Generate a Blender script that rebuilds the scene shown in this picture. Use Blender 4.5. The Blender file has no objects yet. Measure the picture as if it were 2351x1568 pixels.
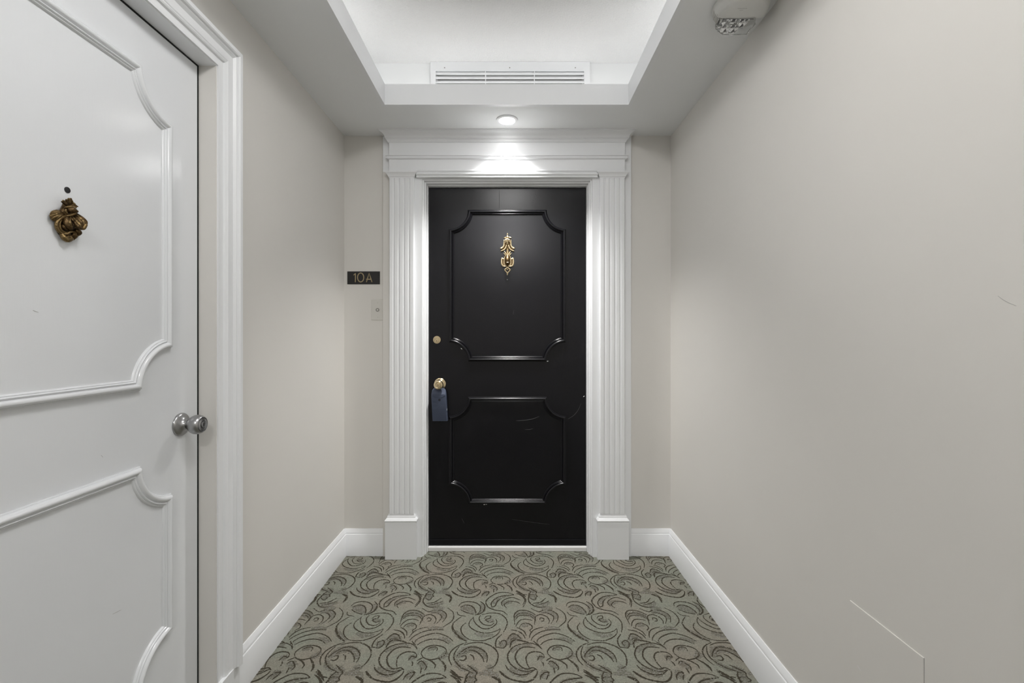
import bpy, bmesh, math, random
from mathutils import Vector, Matrix
import numpy as np

random.seed(7)
SC = bpy.context.scene
COL = SC.collection

# ------------------------------------------------------------------ camera
F = 16.0 / 36.0 * 2351.0          # focal length in photo pixels
VX, VY, CH = 1177.0, 772.0, 1.22  # vanishing point and eye height
cam = bpy.data.cameras.new('camera')
cam.sensor_width = 36.0
cam.lens = 16.0
cam.shift_x = (1175.5 - VX) / 2351.0
cam.shift_y = (VY - 784.0) / 2351.0
cam.clip_start = 0.02
camo = bpy.data.objects.new('camera', cam)
camo.location = (0, 0, CH)
camo.rotation_euler = (math.pi / 2, 0, 0)
COL.objects.link(camo)
SC.camera = camo

# ------------------------------------------------------------------ world, exposure
w = bpy.data.worlds.new('world')
w.use_nodes = True
w.node_tree.nodes['Background'].inputs['Color'].default_value = (0.75, 0.75, 0.75, 1)
w.node_tree.nodes['Background'].inputs['Strength'].default_value = 0.2
SC.world = w
SC.view_settings.view_transform = 'Standard'
SC.view_settings.look = 'None'
SC.view_settings.gamma = 1.0
SC.view_settings.use_curve_mapping = False
SC.view_settings.exposure = 1.48

COVE_STRENGTH = 2.05
BOWL_STRENGTH = 9.4
DOWNLIGHT_WATTS = 43.0
FILL_BOWL_STRENGTH = 17.0
DOWNLIGHT_LENS = 8.5

# ------------------------------------------------------------------ dimensions (metres)
WL, WR = -0.940, 0.882       # side walls
WB, WREAR = 2.540, -2.60     # wall with the black door, wall behind
CZ = 2.338                   # soffit height
TZ = 2.660                   # tray ceiling height
CX = -0.031                  # centre line


def pix(px, py, y):
    """photo pixel -> point on the plane at depth y"""
    return Vector(((px - VX) / F * y, y, CH - (py - VY) / F * y))


def pix_side(px, py, X):
    """photo pixel -> point on the plane x = X"""
    y = F * X / (px - VX)
    return Vector((X, y, CH - (py - VY) / F * y))


def pix_level(px, py, z):
    """photo pixel -> point on the level plane at height z"""
    y = F * (CH - z) / (py - VY)
    return Vector(((px - VX) / F * y, y, z))


# ------------------------------------------------------------------ materials
def new_mat(name):
    m = bpy.data.materials.new(name)
    m.use_nodes = True
    nt = m.node_tree
    return m, nt, nt.nodes['Principled BSDF']


def paint(name, col, rough=0.5, bump=0.05, scale=220.0, dist=0.0006, var=0.03, stretch=None, spec=0.5, metal=0.0, coat=0.0, vscale=2.3):
    m, nt, b = new_mat(name)
    N, L = nt.nodes, nt.links
    tc = N.new('ShaderNodeTexCoord')
    mp = N.new('ShaderNodeMapping')
    if stretch:
        mp.inputs['Scale'].default_value = stretch
    L.new(tc.outputs['Object'], mp.inputs['Vector'])
    n1 = N.new('ShaderNodeTexNoise')
    n1.inputs['Scale'].default_value = scale
    n1.inputs['Detail'].default_value = 3
    L.new(mp.outputs['Vector'], n1.inputs['Vector'])
    if bump:
        bp = N.new('ShaderNodeBump')
        bp.inputs['Strength'].default_value = bump
        bp.inputs['Distance'].default_value = dist
        L.new(n1.outputs['Fac'], bp.inputs['Height'])
        L.new(bp.outputs['Normal'], b.inputs['Normal'])
    n2 = N.new('ShaderNodeTexNoise')
    n2.inputs['Scale'].default_value = vscale
    n2.inputs['Detail'].default_value = 4
    L.new(tc.outputs['Object'], n2.inputs['Vector'])
    mr = N.new('ShaderNodeMapRange')
    mr.inputs['To Min'].default_value = 1 - var
    mr.inputs['To Max'].default_value = 1 + var
    L.new(n2.outputs['Fac'], mr.inputs['Value'])
    mx = N.new('ShaderNodeVectorMath')
    mx.operation = 'SCALE'
    mx.inputs[0].default_value = col[:3]
    L.new(mr.outputs['Result'], mx.inputs['Scale'])
    L.new(mx.outputs['Vector'], b.inputs['Base Color'])
    b.inputs['Roughness'].default_value = rough
    b.inputs['Specular IOR Level'].default_value = spec
    b.inputs['Metallic'].default_value = metal
    b.inputs['Coat Weight'].default_value = coat
    b.inputs['Coat Roughness'].default_value = 0.12
    return m


def emit(name, col, strength):
    m, nt, b = new_mat(name)
    b.inputs['Base Color'].default_value = (0.8, 0.8, 0.8, 1)
    b.inputs['Emission Color'].default_value = (*col, 1)
    b.inputs['Emission Strength'].default_value = strength
    return m


M = {}
M['wall'] = paint('wall_paint', (0.755, 0.736, 0.702), 0.62, 0.10, 260, 0.0006, 0.025, spec=0.35)
M['white'] = paint('white_trim_paint', (0.868, 0.880, 0.897), 0.36, 0.0, 140, 0.0005, 0.02)
M['soffit'] = paint('soffit_paint', (0.872, 0.884, 0.890), 0.70, 0.08, 200, 0.0006, 0.02, spec=0.3)
M['tray'] = paint('tray_ceiling_texture', (0.870, 0.872, 0.872), 0.8, 0.75, 115, 0.0060, 0.02, spec=0.2)
M['white_door'] = paint('white_door_paint', (0.818, 0.835, 0.858), 0.17, 0.16, 60, 0.0006, 0.015, stretch=(6, 6, 0.35))
M['black_door'] = paint('black_door_paint', (0.0060, 0.0060, 0.0078), 0.23, 0.12, 60, 0.0006, 0.15, stretch=(6, 6, 0.35), spec=0.31)
M['dark_gap'] = paint('black_gap', (0.010, 0.011, 0.010), 0.8, 0, var=0.05)
M['void'] = paint('dark_duct', (0.42, 0.42, 0.42), 0.9, 0, var=0.05)
M['brass'] = paint('polished_brass', (0.68, 0.56, 0.36), 0.22, 0.12, 90, 0.0005, 0.12, metal=1.0)
M['aged_brass'] = paint('aged_brass', (0.74, 0.60, 0.38), 0.30, 0.30, 160, 0.0010, 0.15, metal=1.0)
M['dark_brass'] = paint('dark_recess_brass', (0.120, 0.078, 0.036), 0.42, 0.35, 160, 0.0010, 0.3, metal=1.0)
M['bronze'] = paint('dark_bronze', (0.105, 0.066, 0.030), 0.36, 0.8, 170, 0.0026, 0.75, metal=0.92, vscale=85)
M['bronze_light'] = paint('rubbed_bronze', (0.205, 0.140, 0.064), 0.36, 0.7, 190, 0.0022, 0.75, metal=0.95, vscale=85)
M['steel'] = paint('satin_steel', (0.40, 0.40, 0.405), 0.30, 0.08, 300, 0.0003, 0.06, metal=1.0)
M['steel_dark'] = paint('dark_steel', (0.06, 0.06, 0.062), 0.4, 0, var=0.1, metal=0.8)
M['blue'] = paint('slate_blue_rubber', (0.056, 0.069, 0.108), 0.62, 0.2, 180, 0.0008, 0.1, spec=0.3)
M['blue_dark'] = paint('navy_recess', (0.008, 0.010, 0.022), 0.6, 0, var=0.1)
M['pale_tag'] = paint('pale_sticker', (0.55, 0.56, 0.58), 0.5, 0, var=0.05)
M['plaque'] = paint('black_plaque', (0.013, 0.012, 0.012), 0.45, 0.05, 200, 0.0004, 0.1)
M['gold'] = paint('gold_lettering', (0.42, 0.33, 0.19), 0.45, 0, var=0.06, metal=0.4)
M['plastic'] = paint('off_white_plastic', (0.70, 0.70, 0.68), 0.42, 0.03, 200, 0.0003, 0.02)
M['doorplate'] = paint('painted_doorbell_plate', (0.680, 0.665, 0.625), 0.55, 0.08, 240, 0.0005, 0.02)
M['grey_mark'] = paint('grey_print', (0.22, 0.22, 0.22), 0.6, 0, var=0.03)
M['ring_grey'] = paint('grey_ring', (0.24, 0.23, 0.215), 0.5, 0, var=0.03)
M['faint'] = paint('faint_grey_scratch', (0.46, 0.45, 0.44), 0.6, 0, var=0.03)
M['chrome'] = paint('chrome_reflector', (0.80, 0.80, 0.80), 0.10, 0.5, 35, 0.004, 0.15, metal=1.0)
M['marble'] = paint('white_marble', (0.82, 0.815, 0.80), 0.3, 0.03, 100, 0.0004, 0.05)
M['chip'] = paint('bare_paint_chip', (0.80, 0.79, 0.77), 0.6, 0, var=0.05)
M['scuff'] = paint('grey_scuff', (0.075, 0.075, 0.078), 0.6, 0, var=0.05)
M['cove'] = emit('cove_led', (1.0, 0.985, 0.96), COVE_STRENGTH)
M['bowl'] = emit('frosted_bowl_glass', (1.0, 0.99, 0.975), BOWL_STRENGTH)
M['lens'] = emit('downlight_lens', (1.0, 0.985, 0.96), DOWNLIGHT_LENS)
M['fill_bowl'] = emit('fill_bowl_glass', (1.0, 0.99, 0.975), FILL_BOWL_STRENGTH)

m, nt, b = new_mat('clear_lens')
b.inputs['Base Color'].default_value = (0.96, 0.97, 0.97, 1)
b.inputs['Transmission Weight'].default_value = 1.0
b.inputs['Roughness'].default_value = 0.04
b.inputs['IOR'].default_value = 1.35
M['glass'] = m


def carpet_material(name, dark):
    """loop pile: sage and taupe wool in a woven grid; `dark` is the share of dark loops"""
    m, nt, b = new_mat(name)
    N, L = nt.nodes, nt.links
    tc = N.new('ShaderNodeTexCoord')
    # broad drift between sage and taupe yarn
    n1 = N.new('ShaderNodeTexNoise')
    n1.inputs['Scale'].default_value = 4.2
    n1.inputs['Detail'].default_value = 2.5
    L.new(tc.outputs['Object'], n1.inputs['Vector'])
    r1 = N.new('ShaderNodeValToRGB')
    r1.color_ramp.elements[0].position = 0.40
    r1.color_ramp.elements[0].color = (0.218, 0.227, 0.187, 1)
    r1.color_ramp.elements[1].position = 0.64
    r1.color_ramp.elements[1].color = (0.236, 0.217, 0.179, 1)
    L.new(n1.outputs['Fac'], r1.inputs['Fac'])
    # loops
    mp = N.new('ShaderNodeMapping')
    mp.inputs['Rotation'].default_value = (0, 0, math.radians(45))
    L.new(tc.outputs['Object'], mp.inputs['Vector'])
    vo = N.new('ShaderNodeTexVoronoi')
    vo.inputs['Scale'].default_value = 270.0
    vo.inputs['Randomness'].default_value = 0.45
    L.new(mp.outputs['Vector'], vo.inputs['Vector'])
    sep = N.new('ShaderNodeSeparateColor')
    L.new(vo.outputs['Color'], sep.inputs['Color'])
    mr = N.new('ShaderNodeMapRange')
    mr.inputs['To Min'].default_value = 0.86
    mr.inputs['To Max'].default_value = 1.14
    L.new(sep.outputs['Red'], mr.inputs['Value'])
    sc = N.new('ShaderNodeVectorMath')
    sc.operation = 'SCALE'
    L.new(r1.outputs['Color'], sc.inputs[0])
    L.new(mr.outputs['Result'], sc.inputs['Scale'])
    out = sc.outputs['Vector']
    if dark > 0:
        if dark < 0.6:   # alternate loops, one dark one light
            ck = N.new('ShaderNodeTexChecker')
            ck.inputs['Scale'].default_value = 300.0
            ck.inputs['Color1'].default_value = (1, 1, 1, 1)
            ck.inputs['Color2'].default_value = (0, 0, 0, 1)
            L.new(mp.outputs['Vector'], ck.inputs['Vector'])
            lt = N.new('ShaderNodeMath')
            lt.operation = 'MULTIPLY'
            L.new(ck.outputs['Fac'], lt.inputs[0])
            lt.inputs[1].default_value = 0.85
        else:
            lt = N.new('ShaderNodeMath')
            lt.operation = 'LESS_THAN'
            L.new(sep.outputs['Green'], lt.inputs[0])
            lt.inputs[1].default_value = dark
        mix = N.new('ShaderNodeMix')
        mix.data_type = 'RGBA'
        L.new(lt.outputs['Value'], mix.inputs['Factor'])
        if dark < 0.6:   # heathered areas: dark and pale loops mixed
            gt = N.new('ShaderNodeMath')
            gt.operation = 'GREATER_THAN'
            L.new(sep.outputs['Blue'], gt.inputs[0])
            gt.inputs[1].default_value = 0.72
            mix2 = N.new('ShaderNodeMix')
            mix2.data_type = 'RGBA'
            L.new(gt.outputs['Value'], mix2.inputs['Factor'])
            L.new(out, mix2.inputs['A'])
            mix2.inputs['B'].default_value = (0.33, 0.325, 0.295, 1)
            out = mix2.outputs['Result']
        L.new(out, mix.inputs['A'])
        mix.inputs['B'].default_value = (0.054, 0.047, 0.034, 1)
        out = mix.outputs['Result']
    L.new(out, b.inputs['Base Color'])
    bp = N.new('ShaderNodeBump')
    bp.inputs['Strength'].default_value = 0.55
    bp.inputs['Distance'].default_value = 0.002
    bp.invert = True
    L.new(vo.outputs['Distance'], bp.inputs['Height'])
    L.new(bp.outputs['Normal'], b.inputs['Normal'])
    b.inputs['Roughness'].default_value = 0.95
    b.inputs['Specular IOR Level'].default_value = 0.1
    return m


M['carpet'] = carpet_material('carpet_ground', 0.0)
M['carpet_line'] = carpet_material('carpet_dark_yarn', 0.96)
M['carpet_heather'] = carpet_material('carpet_heather_yarn', 0.46)


# ------------------------------------------------------------------ mesh builder
class MB:
    def __init__(self):
        self.v = []
        self.f = []

    def add(self, vs, fs):
        o = len(self.v)
        self.v += [tuple(p) for p in vs]
        self.f += [tuple(i + o for i in q) for q in fs]
        return self

    def box(self, x0, x1, y0, y1, z0, z1):
        vs = [(x, y, z) for z in (z0, z1) for y in (y0, y1) for x in (x0, x1)]
        return self.add(vs, [(0, 2, 3, 1), (4, 5, 7, 6), (0, 1, 5, 4), (2, 6, 7, 3), (0, 4, 6, 2), (1, 3, 7, 5)])

    def grid(self, rows, close_u=False, close_v=False):
        """rows of points -> quads"""
        n, k = len(rows), len(rows[0])
        vs = [p for r in rows for p in r]
        fs = []
        for i in range(n if close_v else n - 1):
            for j in range(k if close_u else k - 1):
                a, c = i, (i + 1) % n
                d, e = j, (j + 1) % k
                fs.append((a * k + d, a * k + e, c * k + e, c * k + d))
        return self.add(vs, fs)

    def prism(self, poly, ext):
        """poly: 3-D points in a plane, ext: extrusion vector"""
        n = len(poly)
        ext = Vector(ext)
        vs = [Vector(p) for p in poly] + [Vector(p) + ext for p in poly]
        fs = [tuple(range(n)), tuple(range(2 * n - 1, n - 1, -1))]
        fs += [(i, i + n, (i + 1) % n + n, (i + 1) % n) for i in range(n)]
        return self.add(vs, fs)

    def tube(self, pts, rad, sides=10, flat=None, closed=False):
        """round bar along points; rad is one radius or one per point; flat = (direction, factor) squashes it"""
        pts = [Vector(p) for p in pts]
        n = len(pts)
        if not isinstance(rad, (list, tuple)):
            rad = [rad] * n
        rows = []
        ref = None
        for i, p in enumerate(pts):
            a = pts[(i - 1) % n] if (closed or i > 0) else pts[i]
            c = pts[(i + 1) % n] if (closed or i < n - 1) else pts[i]
            t = (c - a).normalized()
            if ref is None:
                ref = Vector((0, 0, 1)) if abs(t.z) < 0.9 else Vector((1, 0, 0))
            u = (ref - t * ref.dot(t)).normalized()
            ref = u
            v = t.cross(u)
            row = []
            for k in range(sides):
                g = 2 * math.pi * k / sides
                o = (u * math.cos(g) + v * math.sin(g)) * rad[i]
                if flat:
                    d = Vector(flat[0])
                    o = o - d * (o.dot(d) * (1 - flat[1]))
                row.append(p + o)
            rows.append(row)
        o = len(self.v)
        self.grid(rows, close_u=True, close_v=closed)
        if not closed:
            self.f.append(tuple(o + k for k in reversed(range(sides))))
            self.f.append(tuple(o + (n - 1) * sides + k for k in range(sides)))
        return self

    def lathe(self, prof, origin, axis, seg=32):
        """prof: (radius, distance along axis)"""
        origin, axis = Vector(origin), Vector(axis).normalized()
        u = axis.orthogonal().normalized()
        v = axis.cross(u)
        rows = [[origin + axis * h + (u * math.cos(2 * math.pi * k / seg) + v * math.sin(2 * math.pi * k / seg)) * max(r, 1e-5)
                 for k in range(seg)] for r, h in prof]
        o = len(self.v)
        self.grid(rows, close_u=True)
        self.f.append(tuple(o + k for k in reversed(range(seg))))
        self.f.append(tuple(o + (len(prof) - 1) * seg + k for k in range(seg)))
        return self

    def ball(self, c, rx, ry=None, rz=None, seg=14, rings=9, rot=None):
        ry = ry or rx
        rz = rz or rx
        c = Vector(c)
        rows = []
        for i in range(rings + 1):
            a = math.pi * i / rings
            row = []
            for k in range(seg):
                g = 2 * math.pi * k / seg
                p = Vector((rx * math.sin(a) * math.cos(g), ry * math.sin(a) * math.sin(g), rz * math.cos(a)))
                if rot is not None:
                    p = rot @ p
                row.append(c + p)
            rows.append(row)
        return self.grid(rows, close_u=True)

    def build(self, name, mat, parent=None, smooth=False, bevel=0.0, seg=2, angle=35):
        og = Vector(parent['_o']) if parent is not None and '_o' in parent else Vector((0, 0, 0))
        me = bpy.data.meshes.new(name)
        me.from_pydata([tuple(Vector(p) - og) for p in self.v], [], self.f)
        me.update()
        bm = bmesh.new()
        bm.from_mesh(me)
        bmesh.ops.remove_doubles(bm, verts=bm.verts, dist=1e-6)
        bmesh.ops.recalc_face_normals(bm, faces=bm.faces)
        bm.to_mesh(me)
        bm.free()
        if smooth:
            me.shade_smooth()
            if smooth != 'all':
                me.set_sharp_from_angle(angle=math.radians(angle))
        me.materials.append(M[mat] if isinstance(mat, str) else mat)
        o = bpy.data.objects.new(name, me)
        COL.objects.link(o)
        if parent is not None:
            o.parent = parent
            o['_o'] = tuple(og)
        if bevel:
            md = o.modifiers.new('bevel', 'BEVEL')
            md.width = bevel
            md.segments = seg
            md.limit_method = 'ANGLE'
            md.angle_limit = math.radians(40)
        return o


def tag(o, label, cat, group=None, kind=None):
    o['label'] = label
    o['category'] = cat
    if group:
        o['group'] = group
    if kind:
        o['kind'] = kind
    return o


def thing(name, loc, label, cat, group=None, kind=None):
    o = bpy.data.objects.new(name, None)
    o.empty_display_size = 0.05
    o.location = loc
    o['_o'] = tuple(loc)
    COL.objects.link(o)
    return tag(o, label, cat, group, kind)


def smooth_path(pts, n=6, closed=False):
    """Catmull-Rom through points (tuples of any length)"""
    P = [np.array(p, float) for p in pts]
    m = len(P)
    if m < 3 and not closed:
        return [P[0] + (P[-1] - P[0]) * k / n for k in range(n + 1)]
    out = []
    for i in range(m if closed else m - 1):
        if closed:
            a, b_, c, d = P[(i - 1) % m], P[i], P[(i + 1) % m], P[(i + 2) % m]
        else:
            b_, c = P[i], P[i + 1]
            a = P[i - 1] if i > 0 else 2 * b_ - c
            d = P[i + 2] if i + 2 < m else 2 * c - b_
        for k in range(n):
            t = k / n
            out.append(0.5 * ((2 * b_) + (c - a) * t + (2 * a - 5 * b_ + 4 * c - d) * t * t + (3 * b_ - a - 3 * c + d) * t ** 3))
    if not closed:
        out.append(P[-1])
    return out


# ================================================================== STRUCTURE
# ---- floor
YB = WB + 0.14
f = MB().box(WL - 0.12, WR + 0.12, WREAR - 0.1, YB, -0.04, 0.0)
floor = f.build('floor', 'carpet')
tag(floor, 'patterned sage and taupe carpet with dark scrolling swirls', 'floor', kind='structure')

# ---- walls
wb = MB()
JO = 0.02
OXL, OXR, OZ = -0.480, 0.420, 2.071      # opening of the black door
wb.box(WL - 0.12, OXL - JO, WB, WB + 0.14, 0, TZ + 0.1)
wb.box(OXR + JO, WR + 0.12, WB, WB + 0.14, 0, TZ + 0.1)
wb.box(OXL - JO, OXR + JO, WB, WB + 0.14, OZ + JO, TZ + 0.1)
wb.box(OXL - JO, OXR + JO, WB + 0.13, WB + 0.14, 0, OZ + JO)
wall_back = tag(wb.build('wall_back', 'wall'), 'beige painted end wall around the black door', 'wall', kind='structure')

XD0 = -0.994                             # face of the white door
DL0, DL1, DLT = 0.530, 1.440, 2.076      # opening of the white door along y, and its top
wl = MB()
wl.box(WL - 0.12, WL, WREAR - 0.1, DL0 - 0.012, 0, CZ + 0.05)
wl.box(WL - 0.12, WL, DL1 + 0.012, WB, 0, CZ + 0.05)
wl.box(WL - 0.12, WL, DL0 - 0.012, DL1 + 0.012, DLT + 0.012, CZ + 0.05)
wl.box(WL - 0.14, WL - 0.12, DL0 - 0.05, DL1 + 0.05, 0, DLT + 0.05)
wall_left = tag(wl.build('wall_left', 'wall'), 'beige painted side wall around the white door', 'wall', kind='structure')

wr = MB().box(WR, WR + 0.12, WREAR - 0.1, WB, 0, CZ + 0.05)
wall_right = tag(wr.build('wall_right', 'wall'), 'plain beige painted side wall with a flush access panel', 'wall', kind='structure')
wq = MB().box(WL - 0.12, WR + 0.12, WREAR - 0.1, WREAR, 0, TZ + 0.1)
tag(wq.build('wall_rear', 'wall'), 'beige painted wall closing the hallway opposite the black door', 'wall', kind='structure')

# ---- ceiling: soffit ring, lip, tray above
TX0, TX1, TY1, TY0 = -0.618, 0.559, 2.196, -1.9
LIP = 0.099
c = MB()
c.box(WL - 0.1, TX0, WREAR, WB + 0.02, CZ, CZ + 0.02)
c.box(TX1, WR + 0.1, WREAR, WB + 0.02, CZ, CZ + 0.02)
c.box(TX0, TX1, TY1, WB + 0.02, CZ, CZ + 0.02)
c.box(TX0, TX1, WREAR, TY0, CZ, CZ + 0.02)
ceiling = tag(c.build('ceiling', 'soffit'), 'white dropped soffit framing a recessed tray ceiling', 'ceiling', kind='structure')
lip = MB()
th = 0.018
e_ = 0.0012
lip.box(TX0 - th, TX0 + e_, TY0 - th, TY1 + th, CZ - e_, CZ + LIP)
lip.box(TX1 - e_, TX1 + th, TY0 - th, TY1 + th, CZ - e_, CZ + LIP)
lip.box(TX0 + e_, TX1 - e_, TY1 - e_, TY1 + th, CZ - e_, CZ + LIP)
lip.box(TX0 + e_, TX1 - e_, TY0 - th, TY0 + e_, CZ - e_, CZ + LIP)
lip.build('tray_lip', 'white', ceiling)
GX0, GX1, GY0, GY1 = -0.86, 0.80, -2.15, 2.400
tw = MB()
tw.box(GX0 - 0.03, GX0, GY0, GY1, CZ + 0.02, TZ)
tw.box(GX1, GX1 + 0.03, GY0, GY1, CZ + 0.02, TZ)
tw.box(GX0 - 0.03, GX1 + 0.03, GY0 - 0.03, GY0, CZ + 0.02, TZ)
tw.box(GX0 - 0.03, -0.398, GY1, GY1 + 0.03, CZ + 0.02, TZ)
tw.box(0.368, GX1 + 0.03, GY1, GY1 + 0.03, CZ + 0.02, TZ)
tw.box(-0.398, 0.368, GY1, GY1 + 0.03, CZ + 0.02, 2.492)
tw.box(-0.398, 0.368, GY1, GY1 + 0.03, 2.610, TZ)
tw.build('tray_wall', 'soffit', ceiling)
MB().box(GX0 - 0.03, GX1 + 0.03, GY0 - 0.03, GY1 + 0.12, TZ, TZ + 0.03).build('tray_panel', 'tray', ceiling)
for nm, bx in (('a', (GX0 + 0.07, GX0 + 0.09, GY0 + 0.1, GY1 - 0.1)), ('b', (GX1 - 0.09, GX1 - 0.07, GY0 + 0.1, GY1 - 0.1)),
               ('c', (TX0 + 0.05, TX1 - 0.05, GY1 - 0.11, GY1 - 0.09)), ('d', (TX0 + 0.05, TX1 - 0.05, GY0 + 0.09, GY0 + 0.11))):
    MB().box(*bx, CZ + 0.02, CZ + 0.034).build('cove_light_strip', 'cove', ceiling)


# ---- baseboards
BASE = [(0, 0), (0.016, 0), (0.016, 0.119), (0.0145, 0.1215), (0.0125, 0.1225), (0.0125, 0.129), (0.0110, 0.132), (0.0085, 0.139), (0.0050, 0.1455), (0.0035, 0.148), (0, 0.148)]


def extrude_profile(mb, rows):
    mb.grid(rows, close_u=True)
    k = len(rows[0])
    o = len(mb.v) - k * len(rows)
    mb.f.append(tuple(o + i for i in range(k)))
    mb.f.append(tuple(o + k * (len(rows) - 1) + i for i in reversed(range(k))))


def base_side(mb, X, sgn, y0, y1):
    extrude_profile(mb, [[(X + sgn * p, y, z) for p, z in BASE] for y in (y0, y1)])


def base_end(mb, x0, x1, Y, sgn):
    extrude_profile(mb, [[(x, Y + sgn * p, z) for p, z in BASE] for x in (x0, x1)])


CASW = 0.091
q = MB()
base_side(q, WL, 1, DL1 + CASW + 0.001, WB)
q.box(WL, WL + 0.020, DL1 + 0.002, DL1 + CASW + 0.001, 0, 0.122)
base_side(q, WL, 1, WREAR, DL0 - CASW - 0.001)
q.box(WL, WL + 0.020, DL0 - CASW - 0.001, DL0 - 0.002, 0, 0.122)
tag(q.build('baseboard_left', 'white', smooth=True), 'white moulded baseboard running to the white door casing', 'baseboard', kind='structure')
q = MB()
base_side(q, WR, -1, WREAR, WB)
tag(q.build('baseboard_right', 'white', smooth=True), 'white moulded baseboard along the plain wall', 'baseboard', kind='structure')
q = MB()
PHW = 0.6875
base_end(q, WL, CX - PHW, WB, -1)
base_end(q, CX + PHW, WR, WB, -1)
tag(q.build('baseboard_back', 'white', smooth=True), 'short white baseboard pieces on either side of the black door surround', 'baseboard', kind='structure')
q = MB()
base_end(q, WL, WR, WREAR, 1)
tag(q.build('baseboard_rear', 'white', smooth=True), 'white moulded baseboard on the wall opposite the black door', 'baseboard', kind='structure')

# ================================================================== BLACK DOOR SURROUND
sur = thing('trim_1', (CX, WB, 0), 'white classical door surround with fluted pilasters and crown around the black door', 'door surround', kind='structure')
YBK, YFL, YPI, YPL = 2.520, 2.514, 2.492, 2.481
ZC1 = 2.130
MB().box(CX - PHW, CX - 0.55, YBK, WB + 0.001, 0, ZC1).build('back_board', 'wall', sur, bevel=0.001)
MB().box(CX + 0.55, CX + PHW, YBK, WB + 0.001, 0, ZC1).build('back_board', 'white', sur, bevel=0.001)
MB().box(CX - PHW, CX + PHW, YBK, WB + 0.001, ZC1, CZ).build('back_board', 'white', sur, bevel=0.001)

# jamb: stepped profile mitred round the opening
jp = [(0.072, YBK), (0.072, YFL), (0.0200, YFL), (0.0190, 2.526), (0.0125, 2.528), (0.0120, 2.546), (0.0050, 2.549), (0.0040, 2.574), (0, 2.577), (0, 2.660)]
q = MB()
q.grid([[(OXL - o, y, 0), (OXL - o, y, OZ + o), (OXR + o, y, OZ + o), (OXR + o, y, 0)] for o, y in jp])
q.build('jamb', 'white', sur)


def rib(mb, x0, x1, y, z0, z1):
    """one reed of a fluted pilaster: rounded edges"""
    d = 0.0035
    prof = [(x0, YBK - 0.002), (x0, y + d), (x0 + 0.0015, y + 0.002), (x0 + 0.004, y), (x1 - 0.004, y), (x1 - 0.0015, y + 0.002), (x1, y + d), (x1, YBK - 0.002)]
    extrude_profile(mb, [[(x, yy, z) for x, yy in prof] for z in (z0, z1)])


def ledge(prof, x0, x1, yf, yb):
    """moulding with mitred returns: prof = (projection, z)"""
    q = MB()
    q.grid([[(x0 - p, yb, z), (x0 - p, yf - p, z), (x1 + p, yf - p, z), (x1 + p, yb, z)] for p, z in prof])
    return q


for s in (-1, 1):
    xa, xb = sorted((CX + s * 0.5098, CX + s * 0.6457))
    q = MB()
    q.box(xa + 0.001, xb - 0.001, YPI + 0.0040, YBK, 0.20, 2.100)
    q.build('pilaster', 'white', sur)
    wrib = (xb - xa - 4 * 0.0045) / 5
    for k in range(5):
        a = xa + k * (wrib + 0.0045)
        q = MB()
        rib(q, a, a + wrib, YPI, 0.246, 2.096)
        q.build('reed', 'white', sur, smooth=True)
    # plinth block with moulded top
    px0, px1 = sorted((CX + s * 0.494, CX + s * 0.666))
    q = MB()
    q.box(px0, px1, YPL, YBK + 0.005, 0, 0.2055)
    q.build('plinth_block', 'white', sur, bevel=0.002)
    e = [(-0.004, 0.205), (0.0, 0.2065), (0.002, 0.210), (0.002, 0.213), (-0.001, 0.217), (-0.005, 0.2225), (-0.009, 0.226), (-0.009, 0.2275), (-0.0100, 0.232), (-0.013, 0.238), (-0.016, 0.243), (-0.018, 0.248), (-0.03, 0.248)]
    ledge(e, px0, px1, YPL, YBK + 0.005).build('plinth_moulding', 'white', sur, smooth=True)
    # capital
    kx0, kx1 = xa, xb
    cp = [(0.0, 2.086), (0.0005, 2.092), (0.004, 2.0935), (0.006, 2.098), (0.010, 2.106), (0.016, 2.111), (0.019, 2.113), (0.019, 2.1195), (0.0, 2.121)]
    ledge(cp, kx0, kx1, YPI, YBK).build('capital', 'white', sur, smooth=True)

FX0, FX1 = CX - 0.6475, CX + 0.6475
YFR = 2.496
MB().box(FX0, FX1, YFR, YBK + 0.001, 2.118, CZ - 0.05).build('frieze', 'white', sur, bevel=0.0008)
# architrave moulding between the capitals
ar = [(0.0, 2.091), (0.005, 2.092), (0.006, 2.097), (0.004, 2.100), (0.009, 2.102), (0.013, 2.107), (0.012, 2.113), (0.007, 2.117), (0.010, 2.120), (0.014, 2.124), (0.013, 2.129), (0.008, 2.131), (0.006, 2.1345), (0.0, 2.135)]
q = MB()
q.grid([[(CX - 0.497, YFL - 0.016 - p, z), (CX + 0.497, YFL - 0.016 - p, z)] for p, z in [(-0.03, 2.091)] + ar + [(-0.03, 2.135)]])
q.build('architrave_moulding', 'white', sur, smooth=True)
# bead across the frieze
bd = [(0.0, 2.190), (0.006, 2.191), (0.010, 2.194), (0.012, 2.199), (0.011, 2.204), (0.016, 2.206), (0.016, 2.2095), (0.0, 2.2105)]
ledge(bd, FX0, FX1, YFR, YBK).build('bead_moulding', 'white', sur, smooth=True)
# crown
cr = [(0.0, 2.283), (0.004, 2.2835), (0.0055, 2.287), (0.0075, 2.288), (0.0085, 2.293), (0.012, 2.296), (0.014, 2.300), (0.0175, 2.301), (0.0185, 2.305),
      (0.020, 2.311), (0.0245, 2.3185), (0.031, 2.324), (0.038, 2.3275), (0.0425, 2.330), (0.0435, 2.3325), (0.048, 2.333), (0.049, 2.3375), (0.0, 2.3375)]
ledge(cr, FX0, FX1, YFR, YBK).build('crown', 'white', sur, smooth=True)

# threshold
q = MB().box(OXL + 0.0005, OXR - 0.0005, 2.577, 2.66, 0.0, 0.026)
tag(q.build('trim_3', 'marble', bevel=0.004), 'pale marble threshold strip under the black door', 'threshold', kind='structure')

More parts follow.
